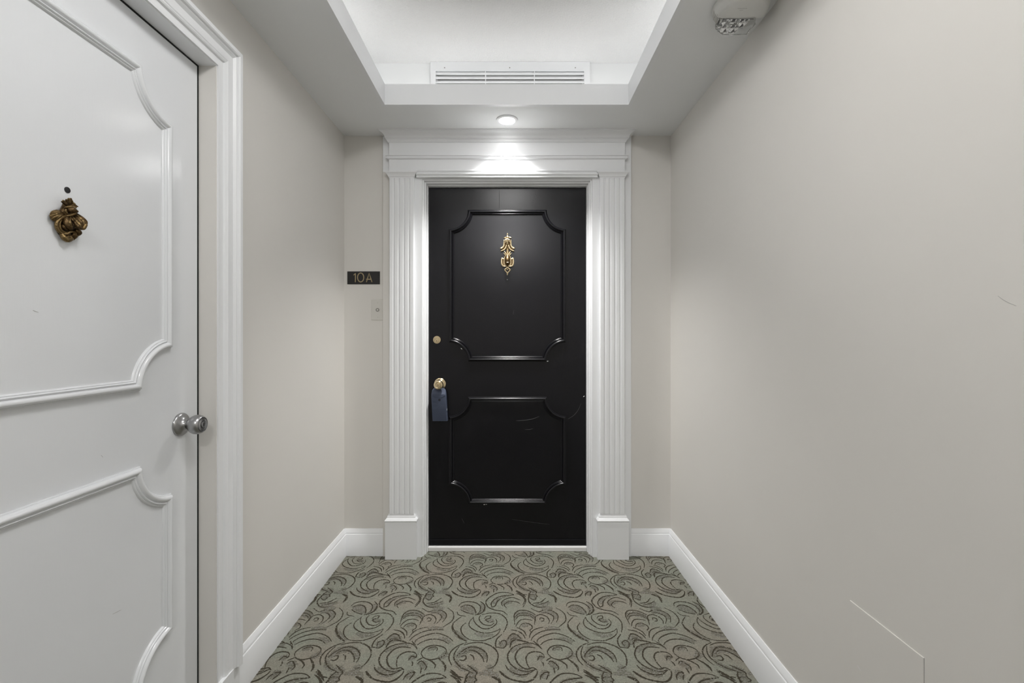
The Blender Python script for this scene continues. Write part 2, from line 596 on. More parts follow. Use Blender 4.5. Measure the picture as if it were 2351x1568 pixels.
# ================================================================== WHITE DOOR CASING
cas = thing('trim_2', (WL, DL1, 0.122), 'white stepped casing and jamb around the white door', 'door casing', kind='structure')
cp = [(0.003, -0.002), (0.003, 0.007), (0.0085, 0.009), (0.0105, 0.0055), (0.024, 0.0085), (0.026, 0.014), (0.030, 0.0165), (0.0335, 0.0145), (0.0375, 0.0170), (0.0415, 0.0155),
      (0.0590, 0.0185), (0.0605, 0.0165), (0.0625, 0.0190), (0.0680, 0.0245), (0.0710, 0.0250), (0.0725, 0.0310), (0.0760, 0.0340), (0.0870, 0.0350), (0.0910, 0.0315), (0.0910, -0.002)]
q = MB()
q.grid([[(WL + h, DL1 + t, 0.122), (WL + h, DL1 + t, DLT + t), (WL + h, DL0 - t, DLT + t), (WL + h, DL0 - t, 0.122)] for t, h in cp])
q.build('casing', 'white', cas, smooth=True)
MB().box(WL - 0.12, WL + 0.002, DL1, DL1 + 0.012, 0, DLT).build('side_jamb', 'wall', cas)
MB().box(WL - 0.12, WL + 0.002, DL0 - 0.012, DL0, 0, DLT).build('side_jamb', 'wall', cas)
MB().box(WL - 0.12, WL + 0.002, DL0 - 0.012, DL1 + 0.012, DLT, DLT + 0.012).build('head_jamb', 'white', cas)
q = MB()
q.box(WL - 0.115, XD0 + 0.0006, DL1 - 0.0046, DL1 + 0.0010, 0.0, DLT + 0.001)
q.box(WL - 0.115, XD0 + 0.0006, DL0 - 0.0010, DL0 + 0.0046, 0.0, DLT + 0.001)
q.box(WL - 0.115, XD0 + 0.0006, DL0, DL1, DLT - 0.0040, DLT + 0.001)
q.build('dark_gap', 'dark_gap', cas)  # flush black strip that paints the darkness of the gap round the door

# ================================================================== DOORS
# moulding cross-section: (inward distance from the outer edge, height)
MOULD = [(0.0, 0.0), (0.0, 0.0035), (0.0016, 0.0045), (0.0030, 0.0045), (0.0034, 0.0075), (0.0052, 0.0115), (0.0080, 0.0140), (0.0115, 0.0145), (0.0150, 0.0128),
         (0.0175, 0.0095), (0.0188, 0.0064), (0.0200, 0.0066), (0.0212, 0.0086), (0.0230, 0.0092), (0.0246, 0.0076), (0.0254, 0.0048), (0.0272, 0.0056), (0.0290, 0.0046), (0.0305, 0.0), ]
RAD = 0.109


def panel_moulding(P, u0, u1, v0, v1, mat, parent):
    """four straight bars and four scooped corners, mitred; P(u, v, h) -> world"""
    def e(t):
        return math.sqrt((RAD + t) ** 2 - t * t)
    mk = []
    # straight bars: top, bottom, left, right
    mk.append([[P(u0 + e(t), v1 - t, h), P(u1 - e(t), v1 - t, h)] for t, h in MOULD])
    mk.append([[P(u0 + e(t), v0 + t, h), P(u1 - e(t), v0 + t, h)] for t, h in MOULD])
    mk.append([[P(u0 + t, v0 + e(t), h), P(u0 + t, v1 - e(t), h)] for t, h in MOULD])
    mk.append([[P(u1 - t, v0 + e(t), h), P(u1 - t, v1 - e(t), h)] for t, h in MOULD])
    for cu, su in ((u0, 1), (u1, -1)):
        for cv, sv in ((v0, 1), (v1, -1)):
            rows = []
            for t, h in MOULD:
                a0 = math.asin(t / (RAD + t))
                a1 = math.pi / 2 - a0
                rows.append([P(cu + su * (RAD + t) * math.cos(a0 + (a1 - a0) * k / 16), cv + sv * (RAD + t) * math.sin(a0 + (a1 - a0) * k / 16), h) for k in range(17)])
            mk.append(rows)
    for rows in mk:
        MB().grid(rows).build('panel_moulding', mat, parent, smooth=True, angle=50)


def ribbon(pts, wd, nrm, up=0.0004):
    """thin flat streak along points on a surface with normal nrm"""
    nrm = Vector(nrm)
    pts = [Vector(p) for p in pts]
    n = len(pts)
    rows = []
    for i, p in enumerate(pts):
        t = (pts[min(i + 1, n - 1)] - pts[max(i - 1, 0)]).normalized()
        s = t.cross(nrm).normalized()
        k = math.sin(math.pi * (i + 0.6) / (n + 0.2))
        wv = wd * (0.35 + 0.65 * k) * 0.5
        rows.append([p + nrm * up - s * wv, p + nrm * (up + 0.0002), p + nrm * up + s * wv])
    return MB().grid(rows)


# ---- black door
YD = 2.600
d1 = thing('door_1', (-0.03, YD, 0.028), 'glossy black door with scooped panel mouldings and brass hardware', 'door', kind='structure')
MB().box(OXL + 0.002, OXR - 0.002, YD, YD + 0.045, 0.030, OZ - 0.004).build('slab', 'black_door', d1, bevel=0.0015)


def PB(u, v, h):
    return Vector((u, YD - h, v))


panel_moulding(PB, -0.3645, 0.3045, 1.0757, 1.9410, 'black_door', d1)
panel_moulding(PB, -0.3645, 0.3045, 0.2620, 0.8740, 'black_door', d1)
q = MB().box(OXL + 0.003, OXR - 0.003, YD - 0.007, YD, 0.029, 0.062)
q.build('door_sweep', 'black_door', d1, bevel=0.002)
# hairline seam and paint chips
for pts, wd, mt in (
        ([(1185, 966), (1202, 965), (1222, 962), (1238, 956)], 0.0022, 'scuff'), ([(1205, 986), (1215, 986), (1224, 984)], 0.0016, 'scuff'),
        ([(1304, 962), (1318, 953), (1328, 940), (1334, 926)], 0.0014, 'scuff'), ([(1339, 911), (1342, 909)], 0.0035, 'chip'),
        ([(1110, 1158.5), (1114, 1158)], 0.0045, 'chip'), ([(1115.5, 1157.5), (1118, 1157.5)], 0.0045, 'chip'), ([(1254, 829.5), (1259, 829)], 0.004, 'chip'),
        ([(1146.5, 437), (1146.5, 458), (1146.5, 478)], 0.0014, 'dark_gap'), ([(1058, 799), (1061, 802)], 0.0035, 'chip'),
        ([(1175, 1192), (1215, 1198), (1262, 1204)], 0.0012, 'scuff'), ([(1060, 1190), (1066, 1201)], 0.0012, 'scuff'), ([(1180, 712), (1178, 722)], 0.0012, 'scuff')):
    pp = [pix(a, b_, YD) for a, b_ in smooth_path(pts, 3)]
    ribbon(pp, wd, (0, -1, 0)).build('paint_scratch', mt, d1)

# brass knob
kz, kx = 0.948, -0.4150
kn = MB().lathe([(0.0, 0), (0.0325, 0), (0.0335, 0.003), (0.031, 0.006), (0.022, 0.009), (0.016, 0.012), (0.0125, 0.016)], (kx, YD, kz), (0, -1, 0), 40)
rose = kn.build('knob_rosette', 'brass', d1, smooth=True)
kn = MB().lathe([(0.0125, 0.012), (0.0115, 0.026), (0.013, 0.031), (0.020, 0.036), (0.0255, 0.043), (0.0270, 0.050), (0.0262, 0.057), (0.0225, 0.063), (0.0165, 0.066), (0.0150, 0.0655), (0.0145, 0.0665), (0.0, 0.067)], (kx, YD, kz), (0, -1, 0), 40)
knob = kn.build('knob', 'brass', d1, smooth=True)
MB().lathe([(0.0095, 0.0668), (0.0090, 0.0685), (0.0, 0.0688)], (kx, YD, kz), (0, -1, 0), 24).build('lock_cylinder', 'aged_brass', knob, smooth=True)
MB().box(kx - 0.0011, kx + 0.0011, YD - 0.0695, YD - 0.068, kz - 0.004, kz + 0.004).build('keyhole', 'dark_brass', knob)
# deadbolt
bx, bz = -0.4316, 1.200
db = MB().lathe([(0.0, 0), (0.0228, 0), (0.0228, 0.006), (0.0215, 0.0085), (0.0, 0.0095)], (bx, YD, bz), (0, -1, 0), 36).build('deadbolt', 'brass', d1, smooth=True)
MB().lathe([(0.0075, 0.009), (0.0072, 0.0115), (0.0, 0.0118)], (bx, YD, bz - 0.006), (0, -1, 0), 20).build('lock_cylinder', 'aged_brass', db, smooth=True)
MB().box(bx - 0.0013, bx + 0.0013, YD - 0.0125, YD - 0.0115, bz - 0.0105, bz - 0.002).build('keyhole', 'steel_dark', db)


# brass knocker: traced from a close crop, scale 11.2, origin (1110, 520)
def KB(cx, cy, h):
    return pix(1110 + cx / 11.2, 520 + cy / 11.2, YD - h)


kmid = KB(615, 700, 0)
kno = bpy.data.objects.new('knocker', None)
kno.empty_display_size = 0.03
kno.parent = d1
kno.location = kmid - Vector(d1.location)
kno['_o'] = tuple(kmid)
kno['label'] = 'brass knocker with flared scrolls and a shield plate'
COL.objects.link(kno)


def strap(name, pts, r, mat='aged_brass', h=0.008, parent=kno, fn=KB, nrm=(0, -1, 0), n=5, squash=0.75, sides=10):
    sp = smooth_path([(p[0], p[1], p[2] if len(p) > 2 else h) for p in pts], n)
    k = len(sp)
    if isinstance(r, (list, tuple)):
        rr = [float(np.interp(i / (k - 1), np.linspace(0, 1, len(r)), r)) for i in range(k)]
    else:
        rr = [r] * k
    ps = [fn(*p) for p in sp]
    ta, tb = (ps[0] - ps[1]).normalized(), (ps[-1] - ps[-2]).normalized()
    pa, pb_ = ps[0], ps[-1]
    ra, rb = rr[0], rr[-1]
    ps = [pa + ta * ra * 0.92, pa + ta * ra * 0.75, pa + ta * ra * 0.42] + ps + [pb_ + tb * rb * 0.42, pb_ + tb * rb * 0.75, pb_ + tb * rb * 0.92]
    rr = [ra * 0.25, ra * 0.66, ra * 0.91] + rr + [rb * 0.91, rb * 0.66, rb * 0.25]
    return MB().tube(ps, rr, sides, flat=(nrm, squash)).build(name, mat, parent, smooth='all')


# dark ground behind the scrolls
def plate(name, outline, h0, h1, mat, parent, fn):
    q = MB()
    n = len(outline)
    a = [fn(x, y, h0) for x, y in outline]
    b_ = [fn(x, y, h1) for x, y in outline]
    q.add(a + b_, [tuple(range(n)), tuple(range(2 * n - 1, n - 1, -1))] + [(i, (i + 1) % n, (i + 1) % n + n, i + n) for i in range(n)])
    return q.build(name, mat, parent)


plate('backplate', [(545, 320), (690, 320), (705, 500), (760, 590), (640, 600), (690, 700), (690, 820), (750, 830), (750, 960), (715, 1010), (525, 1010), (490, 960), (490, 830), (550, 820), (555, 700), (600, 600), (480, 590), (530, 500)], 0.0, 0.004, 'dark_brass', kno, KB)
strap('finial', [(617, 172), (617, 200), (617, 235), (617, 270)], [0.0018, 0.0035, 0.0028, 0.009])
strap('cap', [(535, 296), (570, 285), (617, 272), (665, 283), (704, 290)], [0.003, 0.0042, 0.0055, 0.0042, 0.004])
for pts in ([(560, 345), (575, 385), (560, 415)], [(600, 335), (612, 390), (612, 450)], [(655, 345), (660, 380), (685, 405)], [(585, 330), (630, 325), (675, 340)]):
    strap('rosette_petal', pts, [0.0055, 0.0045, 0.0025], h=0.013)
for sg in (-1, 1):
    def X(x):
        return 617 + sg * (x - 617)
    strap('outer_scroll', [(X(705), 350), (X(706), 420), (X(712), 490), (X(740), 535), (X(785), 562)], [0.0022, 0.0036, 0.0048, 0.0052, 0.0060])
    strap('inner_scroll', [(X(645), 485), (X(665), 545), (X(710), 600), (X(780), 630)], [0.0030, 0.0042, 0.0044, 0.0032], h=0.010)
    strap('leaf', [(X(640), 750), (X(660), 695), (X(695), 640)], [0.0030, 0.0036, 0.0016], h=0.016)
    strap('leaf', [(X(650), 770), (X(680), 725), (X(712), 685)], [0.0026, 0.0030, 0.0014], h=0.012)
    strap('shield_side', [(X(690), 770), (X(700), 830), (X(730), 832), (X(760), 822), (X(764), 890), (X(762), 960), (X(722), 1018), (X(665), 1022), (X(617), 1012)], [0.0020, 0.0040, 0.0042, 0.0046, 0.0056, 0.0056, 0.0050, 0.0036, 0.0036], h=0.007, n=4)
    strap('shield_inner', [(X(696), 800), (X(705), 880), (X(700), 960), (X(660), 1010)], [0.0018, 0.0030, 0.0034, 0.0026], h=0.009)
    strap('drop_side', [(X(617), 1045), (X(650), 1075), (X(684), 1112), (X(648), 1160), (X(619), 1200)], [0.0022, 0.0030, 0.0036, 0.0030, 0.0030], h=0.006)
strap('leaf', [(617, 770), (617, 680), (621, 575)], [0.0045, 0.0042, 0.0016], h=0.018)
strap('striker', [(617, 740, 0.018), (617, 800, 0.022), (615, 860, 0.026), (615, 930, 0.024), (615, 985, 0.014)], [0.0065, 0.0115, 0.0145, 0.0135, 0.0075], 'dark_brass', squash=0.8)
strap('striker_band', [(560, 885, 0.022), (590, 915, 0.033), (617, 922, 0.036), (645, 915, 0.033), (675, 885, 0.022)], 0.0022)
strap('drop_stem', [(617, 1180), (615, 1220), (614, 1245)], [0.0045, 0.0034, 0.0024], h=0.006)
MB().ball(KB(614, 1105, 0.006), 0.0052).build('boss', 'aged_brass', kno, smooth='all')
MB().ball(KB(612, 1365, 0.001), 0.0034, 0.002, 0.0034).build('door_viewer', 'steel', d1, smooth='all')

# ---- white door
XD = -0.994
d2 = thing('door_2', (XD, 0.985, 0.008), 'white painted door with scooped panel mouldings, steel knob and bronze knocker', 'door', kind='structure')
MB().box(XD - 0.045, XD, DL0 + 0.005, DL1 - 0.005, 0.008, DLT - 0.005).build('slab', 'white_door', d2, bevel=0.0015)


def PW(u, v, h):
    return Vector((XD + h, u, v))


panel_moulding(PW, 0.651, 1.320, 1.0757, 1.9410, 'white_door', d2)
panel_moulding(PW, 0.651, 1.320, 0.2620, 0.8740, 'white_door', d2)

ko = (XD, 1.362, 0.9560)
MB().lathe([(0.0, 0), (0.0345, 0), (0.0345, 0.003), (0.033, 0.006), (0.029, 0.0085), (0.021, 0.012), (0.0165, 0.016), (0.0145, 0.022)], ko, (1, 0, 0), 44).build('knob_rosette', 'steel', d2, smooth=True, angle=50)
k2 = MB().lathe([(0.0125, 0.015), (0.0120, 0.024), (0.0135, 0.0275), (0.0195, 0.0315), (0.0255, 0.0375), (0.0285, 0.0455), (0.0288, 0.0525), (0.0268, 0.0605), (0.0232, 0.0660), (0.0218, 0.0668), (0.0210, 0.0645), (0.0, 0.0645)], ko, (1, 0, 0), 44).build('knob', 'steel', d2, smooth=True, angle=60)
MB().lathe([(0.0200, 0.064), (0.0190, 0.0668), (0.0125, 0.0682), (0.0120, 0.0665), (0.0, 0.0665)], ko, (1, 0, 0), 36).build('face_ring', 'steel', k2, smooth=True)
MB().lathe([(0.0105, 0.066), (0.0100, 0.0705), (0.0055, 0.0712), (0.0050, 0.0695), (0.0, 0.0695)], ko, (1, 0, 0), 30).build('lock_cylinder', 'steel', k2, smooth=True)
MB().box(XD + 0.0692, XD + 0.0706, ko[1] - 0.001, ko[1] + 0.001, ko[2] - 0.0042, ko[2] + 0.0042).build('keyhole', 'steel_dark', k2)
pv = pix_side(154.2, 436.3, XD)
pvo = MB().lathe([(0.0, 0), (0.0068, 0), (0.0068, 0.0012), (0.0055, 0.0016), (0.0050, 0.0006), (0.0, 0.0008)], pv, (1, 0, 0), 24).build('door_viewer', 'steel_dark', d2, smooth=True)
for pts, wd in (([(75, 712), (81, 715), (88, 717)], 0.0012), ([(232, 845 + 200), (236, 850 + 200)], 0.001), ([(258, 1410), (268, 1405), (278, 1400)], 0.0010)):
    ribbon([pix_side(a, b_, XD) for a, b_ in smooth_path(pts, 3)], wd, (1, 0, 0)).build('paint_scratch', 'faint', d2)


# bronze knocker: traced from a close crop, scale 9.8, origin (100, 410)
def KW(cx, cy, h):
    return pix_side(100 + cx / 9.8, 410 + cy / 9.8, XD + h)


wmid = KW(560, 950, 0)
knw = bpy.data.objects.new('knocker', None)
knw.empty_display_size = 0.03
knw.parent = d2
knw.location = wmid - Vector(d2.location)
knw['_o'] = tuple(wmid)
knw['label'] = 'dark bronze cast knocker with curling scrolls and a ruffled fan'
COL.objects.link(knw)
NX = (1, 0, 0)
plate('backplate', [(300, 960), (290, 1050), (315, 1150), (380, 1240), (440, 1340), (545, 1395), (660, 1345), (690, 1290), (760, 1250), (800, 1150), (860, 1080), (840, 960), (740, 840), (700, 780), (700, 700), (640, 600), (600, 500), (540, 490), (470, 540), (460, 640), (420, 740), (340, 760), (300, 860)], 0.0, 0.006, 'bronze', knw, KW)


def wstrap(name, pts, r, mat='bronze', h=0.010, n=5, squash=0.9):
    return strap(name, pts, r, mat, h, knw, KW, NX, n, squash, 10)


wstrap('scroll', [(540, 835, .010), (420, 870, .010), (320, 950, .009), (296, 1060, .008), (335, 1165, .008), (425, 1235, .009), (535, 1240, .012), (620, 1190, .014), (690, 1205, .012)], [0.002, 0.0034, 0.0040, 0.0042, 0.0040, 0.0034, 0.003, 0.003, 0.002], 'bronze_light')
wstrap('scroll', [(445, 912, .010), (385, 955, .009), (362, 1060, .009), (405, 1160, .009), (500, 1205, .010), (590, 1170, .012)], [0.0014, 0.0024, 0.0028, 0.0026, 0.0024, 0.0014], 'bronze_light')
wstrap('body', [(545, 850, .006), (510, 920, .011), (525, 1010, .014), (590, 1085, .016), (660, 1110, .014)], [0.0040, 0.0068, 0.0085, 0.0078, 0.0040])
wstrap('body', [(330, 1000, .002), (400, 1180, .003), (520, 1290, .005), (620, 1320, .006)], [0.0060, 0.0090, 0.0095, 0.0070])
wstrap('fin', [(440, 1000, .009), (460, 1090, .012), (520, 1140, .013)], [0.002, 0.0042, 0.002])
wstrap('fin', [(600, 900, .016), (590, 990, .021), (640, 1070, .021)], [0.0016, 0.0032, 0.002], 'bronze_light')
for i, (a0, a1, a2, a3) in enumerate((((600, 870), (690, 975), (770, 1075), (850, 1125)), ((640, 850), (735, 950), (810, 1040), (840, 1110)), ((680, 830), (775, 915), (850, 1000), (860, 1085)),
                                      ((715, 800), (815, 890), (895, 970), (905, 1060)), ((740, 785), (860, 880), (945, 970), (948, 1055)))):
    wstrap('strand', [(*a0, .012), (*a1, .019 + .001 * i), (*a2, .026), (*a3, .027)], [0.0018, 0.0036, 0.0040, 0.0028], 'bronze_light' if i % 2 else 'bronze')
wstrap('strand', [(950, 1045, .029), (900, 1115, .027), (820, 1120, .022), (740, 1090, .018), (670, 1070, .018)], [0.0036, 0.0042, 0.0034, 0.0028, 0.0018], 'bronze_light')
wstrap('lobe', [(690, 1160, .010), (760, 1180, .014), (795, 1220, .014), (745, 1275, .010)], [0.004, 0.0062, 0.0060, 0.0036])
wstrap('collar', [(470, 670, .009), (530, 640, .014), (620, 638, .018), (700, 668, .020)], [0.002, 0.0028, 0.0030, 0.0022], 'bronze_light')
wstrap('collar', [(755, 745, .020), (700, 785, .018), (620, 822, .014), (520, 840, .010)], [0.0018, 0.0028, 0.0028, 0.002], 'bronze_light')
wstrap('head', [(560, 735, .010), (620, 705, .016), (690, 715, .020), (745, 735, .021)], [0.0050, 0.0072, 0.0056, 0.0034])
wstrap('neck', [(450, 660, .004), (440, 740, .006), (480, 800, .007)], [0.0050, 0.0065, 0.0050])
wstrap('neck', [(505, 670, .010), (500, 740, .011), (540, 800, .010)], [0.0026, 0.0034, 0.0024], 'bronze_light')
wstrap('neck', [(520, 580, .004), (500, 640, .006)], [0.0075, 0.0070])
for i, (pts, rr) in enumerate((([(560, 610), (490, 565), (412, 520)], [0.0034, 0.0036, 0.0018]), ([(560, 600), (500, 545), (440, 495)], [0.0034, 0.0034, 0.0018]),
                ([(570, 600), (530, 540), (515, 480)], [0.0034, 0.0038, 0.0022]), ([(575, 600), (570, 530), (570, 460)], [0.0034, 0.0038, 0.0026]),
                ([(585, 600), (605, 530), (612, 462)], [0.0034, 0.0038, 0.0026]), ([(590, 600), (630, 545), (640, 500)], [0.0034, 0.0036, 0.002]),
                ([(590, 620), (680, 605), (766, 630)], [0.004, 0.0048, 0.0014]), ([(600, 600), (660, 560), (705, 575)], [0.003, 0.0034, 0.0018]), ([(600, 640), (660, 640), (730, 655)], [0.003, 0.0036, 0.0016]))):
    wstrap('leaf', [(a, b_, 0.008 + 0.004 * k) for k, (a, b_) in enumerate(pts)], rr, 'bronze_light' if i % 2 else 'bronze')
for i, (a, b_) in enumerate([(290, 725), (250, 732), (215, 745), (188, 768), (170, 800), (165, 838), (172, 875), (190, 908), (222, 932), (262, 942), (300, 935)]):
    wstrap('fan_ruffle', [(440, 790, .009), ((440 + a) / 2, (790 + b_) / 2 - 15, .011 + .002 * (i % 2)), (a, b_, .007)], [0.002, 0.0028, 0.0026], 'bronze_light' if i % 2 else 'bronze')
wstrap('foot_curl', [(420, 1270, .008), (470, 1330, .010), (540, 1375, .011), (610, 1360, .011), (600, 1310, .012), (550, 1310, .013)], [0.005, 0.0065, 0.006, 0.005, 0.0035, 0.0022], 'bronze_light')
wstrap('foot_curl', [(690, 1210, .010), (690, 1290, .010), (660, 1350, .008)], [0.006, 0.007, 0.004])

# ================================================================== THINGS
# ---- key lockbox hanging on the brass knob
lz1, lz0 = 0.926, 0.744
lxc = -0.4135
lb = thing('key_lockbox', (lxc, YD - 0.03, lz0), 'slate blue rubber covered key lockbox hanging from the brass knob', 'lockbox')


def rrect(x0, x1, y0, y1, r, z, n=5):
    out = []
    for cx_, cy_, a0 in ((x1 - r, y1 - r, 0), (x0 + r, y1 - r, 90), (x0 + r, y0 + r, 180), (x1 - r, y0 + r, 270)):
        for k in range(n + 1):
            a = math.radians(a0 + 90 * k / n)
            out.append((cx_ + r * math.cos(a), cy_ + r * math.sin(a), z))
    return out


yb_, yf_ = YD - 0.012, YD - 0.050
hw = 0.0415
levels = [(lz0, 0.0, 0.002, 0.004), (lz0 + 0.004, 0, 0, 0.006), (lz0 + 0.140, 0, 0, 0.006), (lz0 + 0.150, 0.0005, 0.001, 0.006), (lz0 + 0.170, 0.003, 0.016, 0.006), (lz0 + 0.178, 0.008, 0.020, 0.005), (lz0 + 0.182, 0.014, 0.022, 0.004)]
rows = []
for z, ins, back, r in levels:
    tilt = (lz1 - z) * 0.05
    rows.append([(x + tilt - 0.004, y, zz) for x, y, zz in rrect(lxc - hw + ins, lxc + hw - ins, yf_ + back, yb_ - 0.0, r, z)])
q = MB()
extrude_profile(q, rows)
q.build('body', 'blue', lb, smooth=True, angle=30)
# dished shoulder on the front
sh = []
for k in range(13):
    t = -1 + 2 * k / 12
    sh.append((lxc - 0.001 + t * 0.036, yf_ - 0.0006, lz0 + 0.133 + 0.014 * abs(t) ** 2.2))
MB().tube(sh, 0.0016, 8, flat=((0, 1, 0), 0.6)).build('shoulder_ridge', 'blue', lb, smooth='all')
MB().lathe([(0.0, -0.002), (0.0070, -0.002), (0.0070, 0.0005), (0.0, 0.0008)], (lxc + 0.0035, yf_, lz0 + 0.119), (0, -1, 0), 20).build('button_hole', 'blue_dark', lb, smooth=True)
q = MB().box(lxc + hw - 0.0005, lxc + hw + 0.0022, yf_ + 0.006, yf_ + 0.022, lz0 + 0.028, lz0 + 0.068)
q.build('side_tag', 'pale_tag', lb, bevel=0.0006)
sk = [(kx - 0.0150, YD - 0.024, lz1 - 0.012), (kx - 0.0165, YD - 0.024, lz1 + 0.012), (kx - 0.0150, YD - 0.024, kz + 0.004), (kx, YD - 0.024, kz + 0.0180), (kx + 0.0150, YD - 0.024, kz + 0.004), (kx + 0.0165, YD - 0.024, lz1 + 0.012), (kx + 0.0150, YD - 0.024, lz1 - 0.012)]
MB().tube([tuple(p) for p in smooth_path(sk, 5)], 0.0032, 10).build('shackle', 'steel', lb, smooth='all')

# ---- number sign
sg = thing('number_sign', pix(834.5, 653, WB), 'small black plaque with gold 10A lettering beside the black door', 'sign')
a, b_ = pix(797.2, 623, WB - 0.003), pix(872.2, 652.6, WB - 0.003)
MB().box(a.x, b_.x, WB - 0.003, WB, b_.z, a.z).build('plaque', 'plaque', sg, bevel=0.0008)


def KS(cx, cy, h):
    return pix(780 + cx / 9.8, 600 + cy / 9.8, WB - 0.003 - h)


def glyph(paths, lab):
    q = MB()
    for pts, closed in paths:
        q.tube([KS(x, y, 0.0002) for x, y in pts], 0.00262, 8, flat=((0, 1, 0), 0.25), closed=closed)
    o = q.build('character', 'gold', sg, smooth='all')
    o['label'] = lab


glyph([([(312, 312), (332, 292), (352, 270), (352, 300), (352, 400), (350, 470)], False)], 'gold numeral 1')
glyph([([(470 + 70 * math.cos(2 * math.pi * k / 40), 363 + 100 * math.sin(2 * math.pi * k / 40)) for k in range(40)], True)], 'gold numeral 0')
glyph([([(599, 468), (630, 366), (660, 266), (693, 368), (726, 468)], False), ([(592, 402), (640, 402), (702, 402)], False)], 'gold letter A')

# ---- doorbell
bell = thing('doorbell', pix(866, 735, WB), 'small beige doorbell plate with a round button beside the door surround', 'doorbell')
a, b_ = pix(852.3, 687.5, WB - 0.005), (CX - PHW, 0)
zb = pix(866, 734.5, WB - 0.005).z
MB().box(a.x, CX - PHW - 0.0008, WB - 0.005, WB, zb, a.z).build('plate', 'doorplate', bell, bevel=0.0015)
pb = pix(866.8, 711.5, WB - 0.005)
MB().lathe([(0.0062, 0.0), (0.0062, 0.0022), (0.0094, 0.0022), (0.0094, 0.0)], pb, (0, -1, 0), 24).build('button_ring', 'ring_grey', bell, smooth=True)
MB().lathe([(0.0, 0.0), (0.0060, 0.0), (0.0055, 0.0026), (0.0, 0.0032)], pb, (0, -1, 0), 20).build('button', 'doorplate', bell, smooth=True)
for yy in (695, 728):
    MB().lathe([(0.0, 0), (0.0030, 0), (0.0024, 0.0010), (0.0, 0.0012)], pix(866.5, yy, WB - 0.005), (0, -1, 0), 14).build('screw', 'doorplate', bell, smooth=True)

# ---- air vent in the tray wall
YV = GY1 - 0.014
va, vb = pix(988, 143.5, YV), pix(1355, 143.5, YV)
oa, ob = pix(1000.3, 162, YV), pix(1341, 162, YV)
vent = thing('air_vent', ((va.x + vb.x) / 2, GY1, 2.47), 'white linear air vent with horizontal blades in the tray recess', 'vent')
ztop, zot, zob, zbot = TZ - 0.0005, oa.z, oa.z - 0.112, oa.z - 0.140
fr = MB()
fr.box(va.x, vb.x, YV, GY1, zot, ztop)
fr.box(va.x, vb.x, YV, GY1, zbot, zob)
fr.box(va.x, oa.x, YV, GY1, zob, zot)
fr.box(ob.x, vb.x, YV, GY1, zob, zot)
fr.build('frame', 'white', vent, bevel=0.001)
MB().box(oa.x - 0.01, ob.x + 0.01, GY1 + 0.031, GY1 + 0.036, zob - 0.01, zot + 0.01).build('duct', 'void', vent)
nb = 5
for k in range(nb):
    z = zot - 0.0115 - k * 0.0221
    q = MB()
    prof = [(YV + 0.004, z - 0.0085), (YV + 0.0025, z - 0.0070), (YV + 0.0030, z - 0.0010), (YV + 0.0065, z + 0.0060), (YV + 0.0125, z + 0.0105), (YV + 0.0140, z + 0.0095), (YV + 0.0085, z + 0.0050), (YV + 0.0055, z - 0.0010)]
    extrude_profile(q, [[(x, y, zz) for y, zz in prof] for x in (oa.x - 0.0002, ob.x + 0.0002)])
    q.build('blade', 'white', vent)
for px in (1114.6, 1227):
    x = pix(px, 170, YV).x
    MB().box(x - 0.0022, x + 0.0022, YV + 0.0035, YV + 0.013, zob, zot).build('mullion', 'white', vent)
for px in (1020.8, 1170.3, 1321):
    MB().lathe([(0.0, 0), (0.0030, 0), (0.0026, 0.0007), (0.0, 0.0009)], pix(px, 155.5, YV), (0, -1, 0), 12).build('screw', 'ring_grey', vent, smooth=True)

# ---- recessed downlight
DLP = Vector((-0.0292, 2.351, CZ))
dl = thing('recessed_downlight', DLP, 'round recessed downlight shining on the black door surround', 'light')
MB().lathe([(0.0385, 0.0), (0.0385, 0.0028), (0.0420, 0.0068), (0.0500, 0.0070), (0.0550, 0.0045), (0.0570, 0.0)], DLP, (0, 0, -1), 48).build('trim_ring', 'white', dl, smooth=True)
MB().lathe([(0.0, 0.0002), (0.0386, 0.0002), (0.0380, 0.0025), (0.0, 0.0035)], DLP, (0, 0, -1), 40).build('lens', 'lens', dl, smooth=True)
sp = bpy.data.lights.new('downlight_beam', 'SPOT')
sp.energy = DOWNLIGHT_WATTS
sp.spot_size = math.radians(109)
sp.spot_blend = 1.0
sp.shadow_soft_size = 0.034
sp.color = (1.0, 0.985, 0.965)
so = bpy.data.objects.new('downlight_beam', sp)
so.location = DLP + Vector((0, 0, -0.008))
COL.objects.link(so)
so.parent = dl
so.location = (0, 0, -0.010)


# ---- frosted bowl light in the tray, above the hallway
def bowl_light(y, label, glass='bowl'):
    o = Vector((CX, y, TZ))
    t = thing('ceiling_light', o, label, 'ceiling light', 'bowl lights in the tray ceiling')
    MB().lathe([(0.0, 0), (0.075, 0), (0.075, 0.012), (0.060, 0.022), (0.012, 0.026), (0.012, 0.05)], o, (0, 0, -1), 36).build('canopy', 'steel', t, smooth=True)
    MB().lathe([(0.205, 0.044), (0.212, 0.046), (0.212, 0.058), (0.205, 0.060)], o, (0, 0, -1), 44).build('rim', 'steel', t, smooth=True)
    MB().lathe([(0.205, 0.052), (0.196, 0.078), (0.172, 0.103), (0.130, 0.124), (0.075, 0.138), (0.0, 0.143)], o, (0, 0, -1), 44).build('bowl', glass, t, smooth=True, angle=60)
    MB().lathe([(0.0, 0.140), (0.014, 0.142), (0.012, 0.152), (0.006, 0.158), (0.0, 0.168)], o, (0, 0, -1), 20).build('finial', 'steel', t, smooth=True)
    return t


bowl_light(0.75, 'frosted glass bowl ceiling light in the tray beside the white door')
bowl_light(-1.20, 'added unseen fill light, a frosted glass bowl in the tray near the rear wall', 'fill_bowl')  # unseen lamp, added to balance the light towards the far end

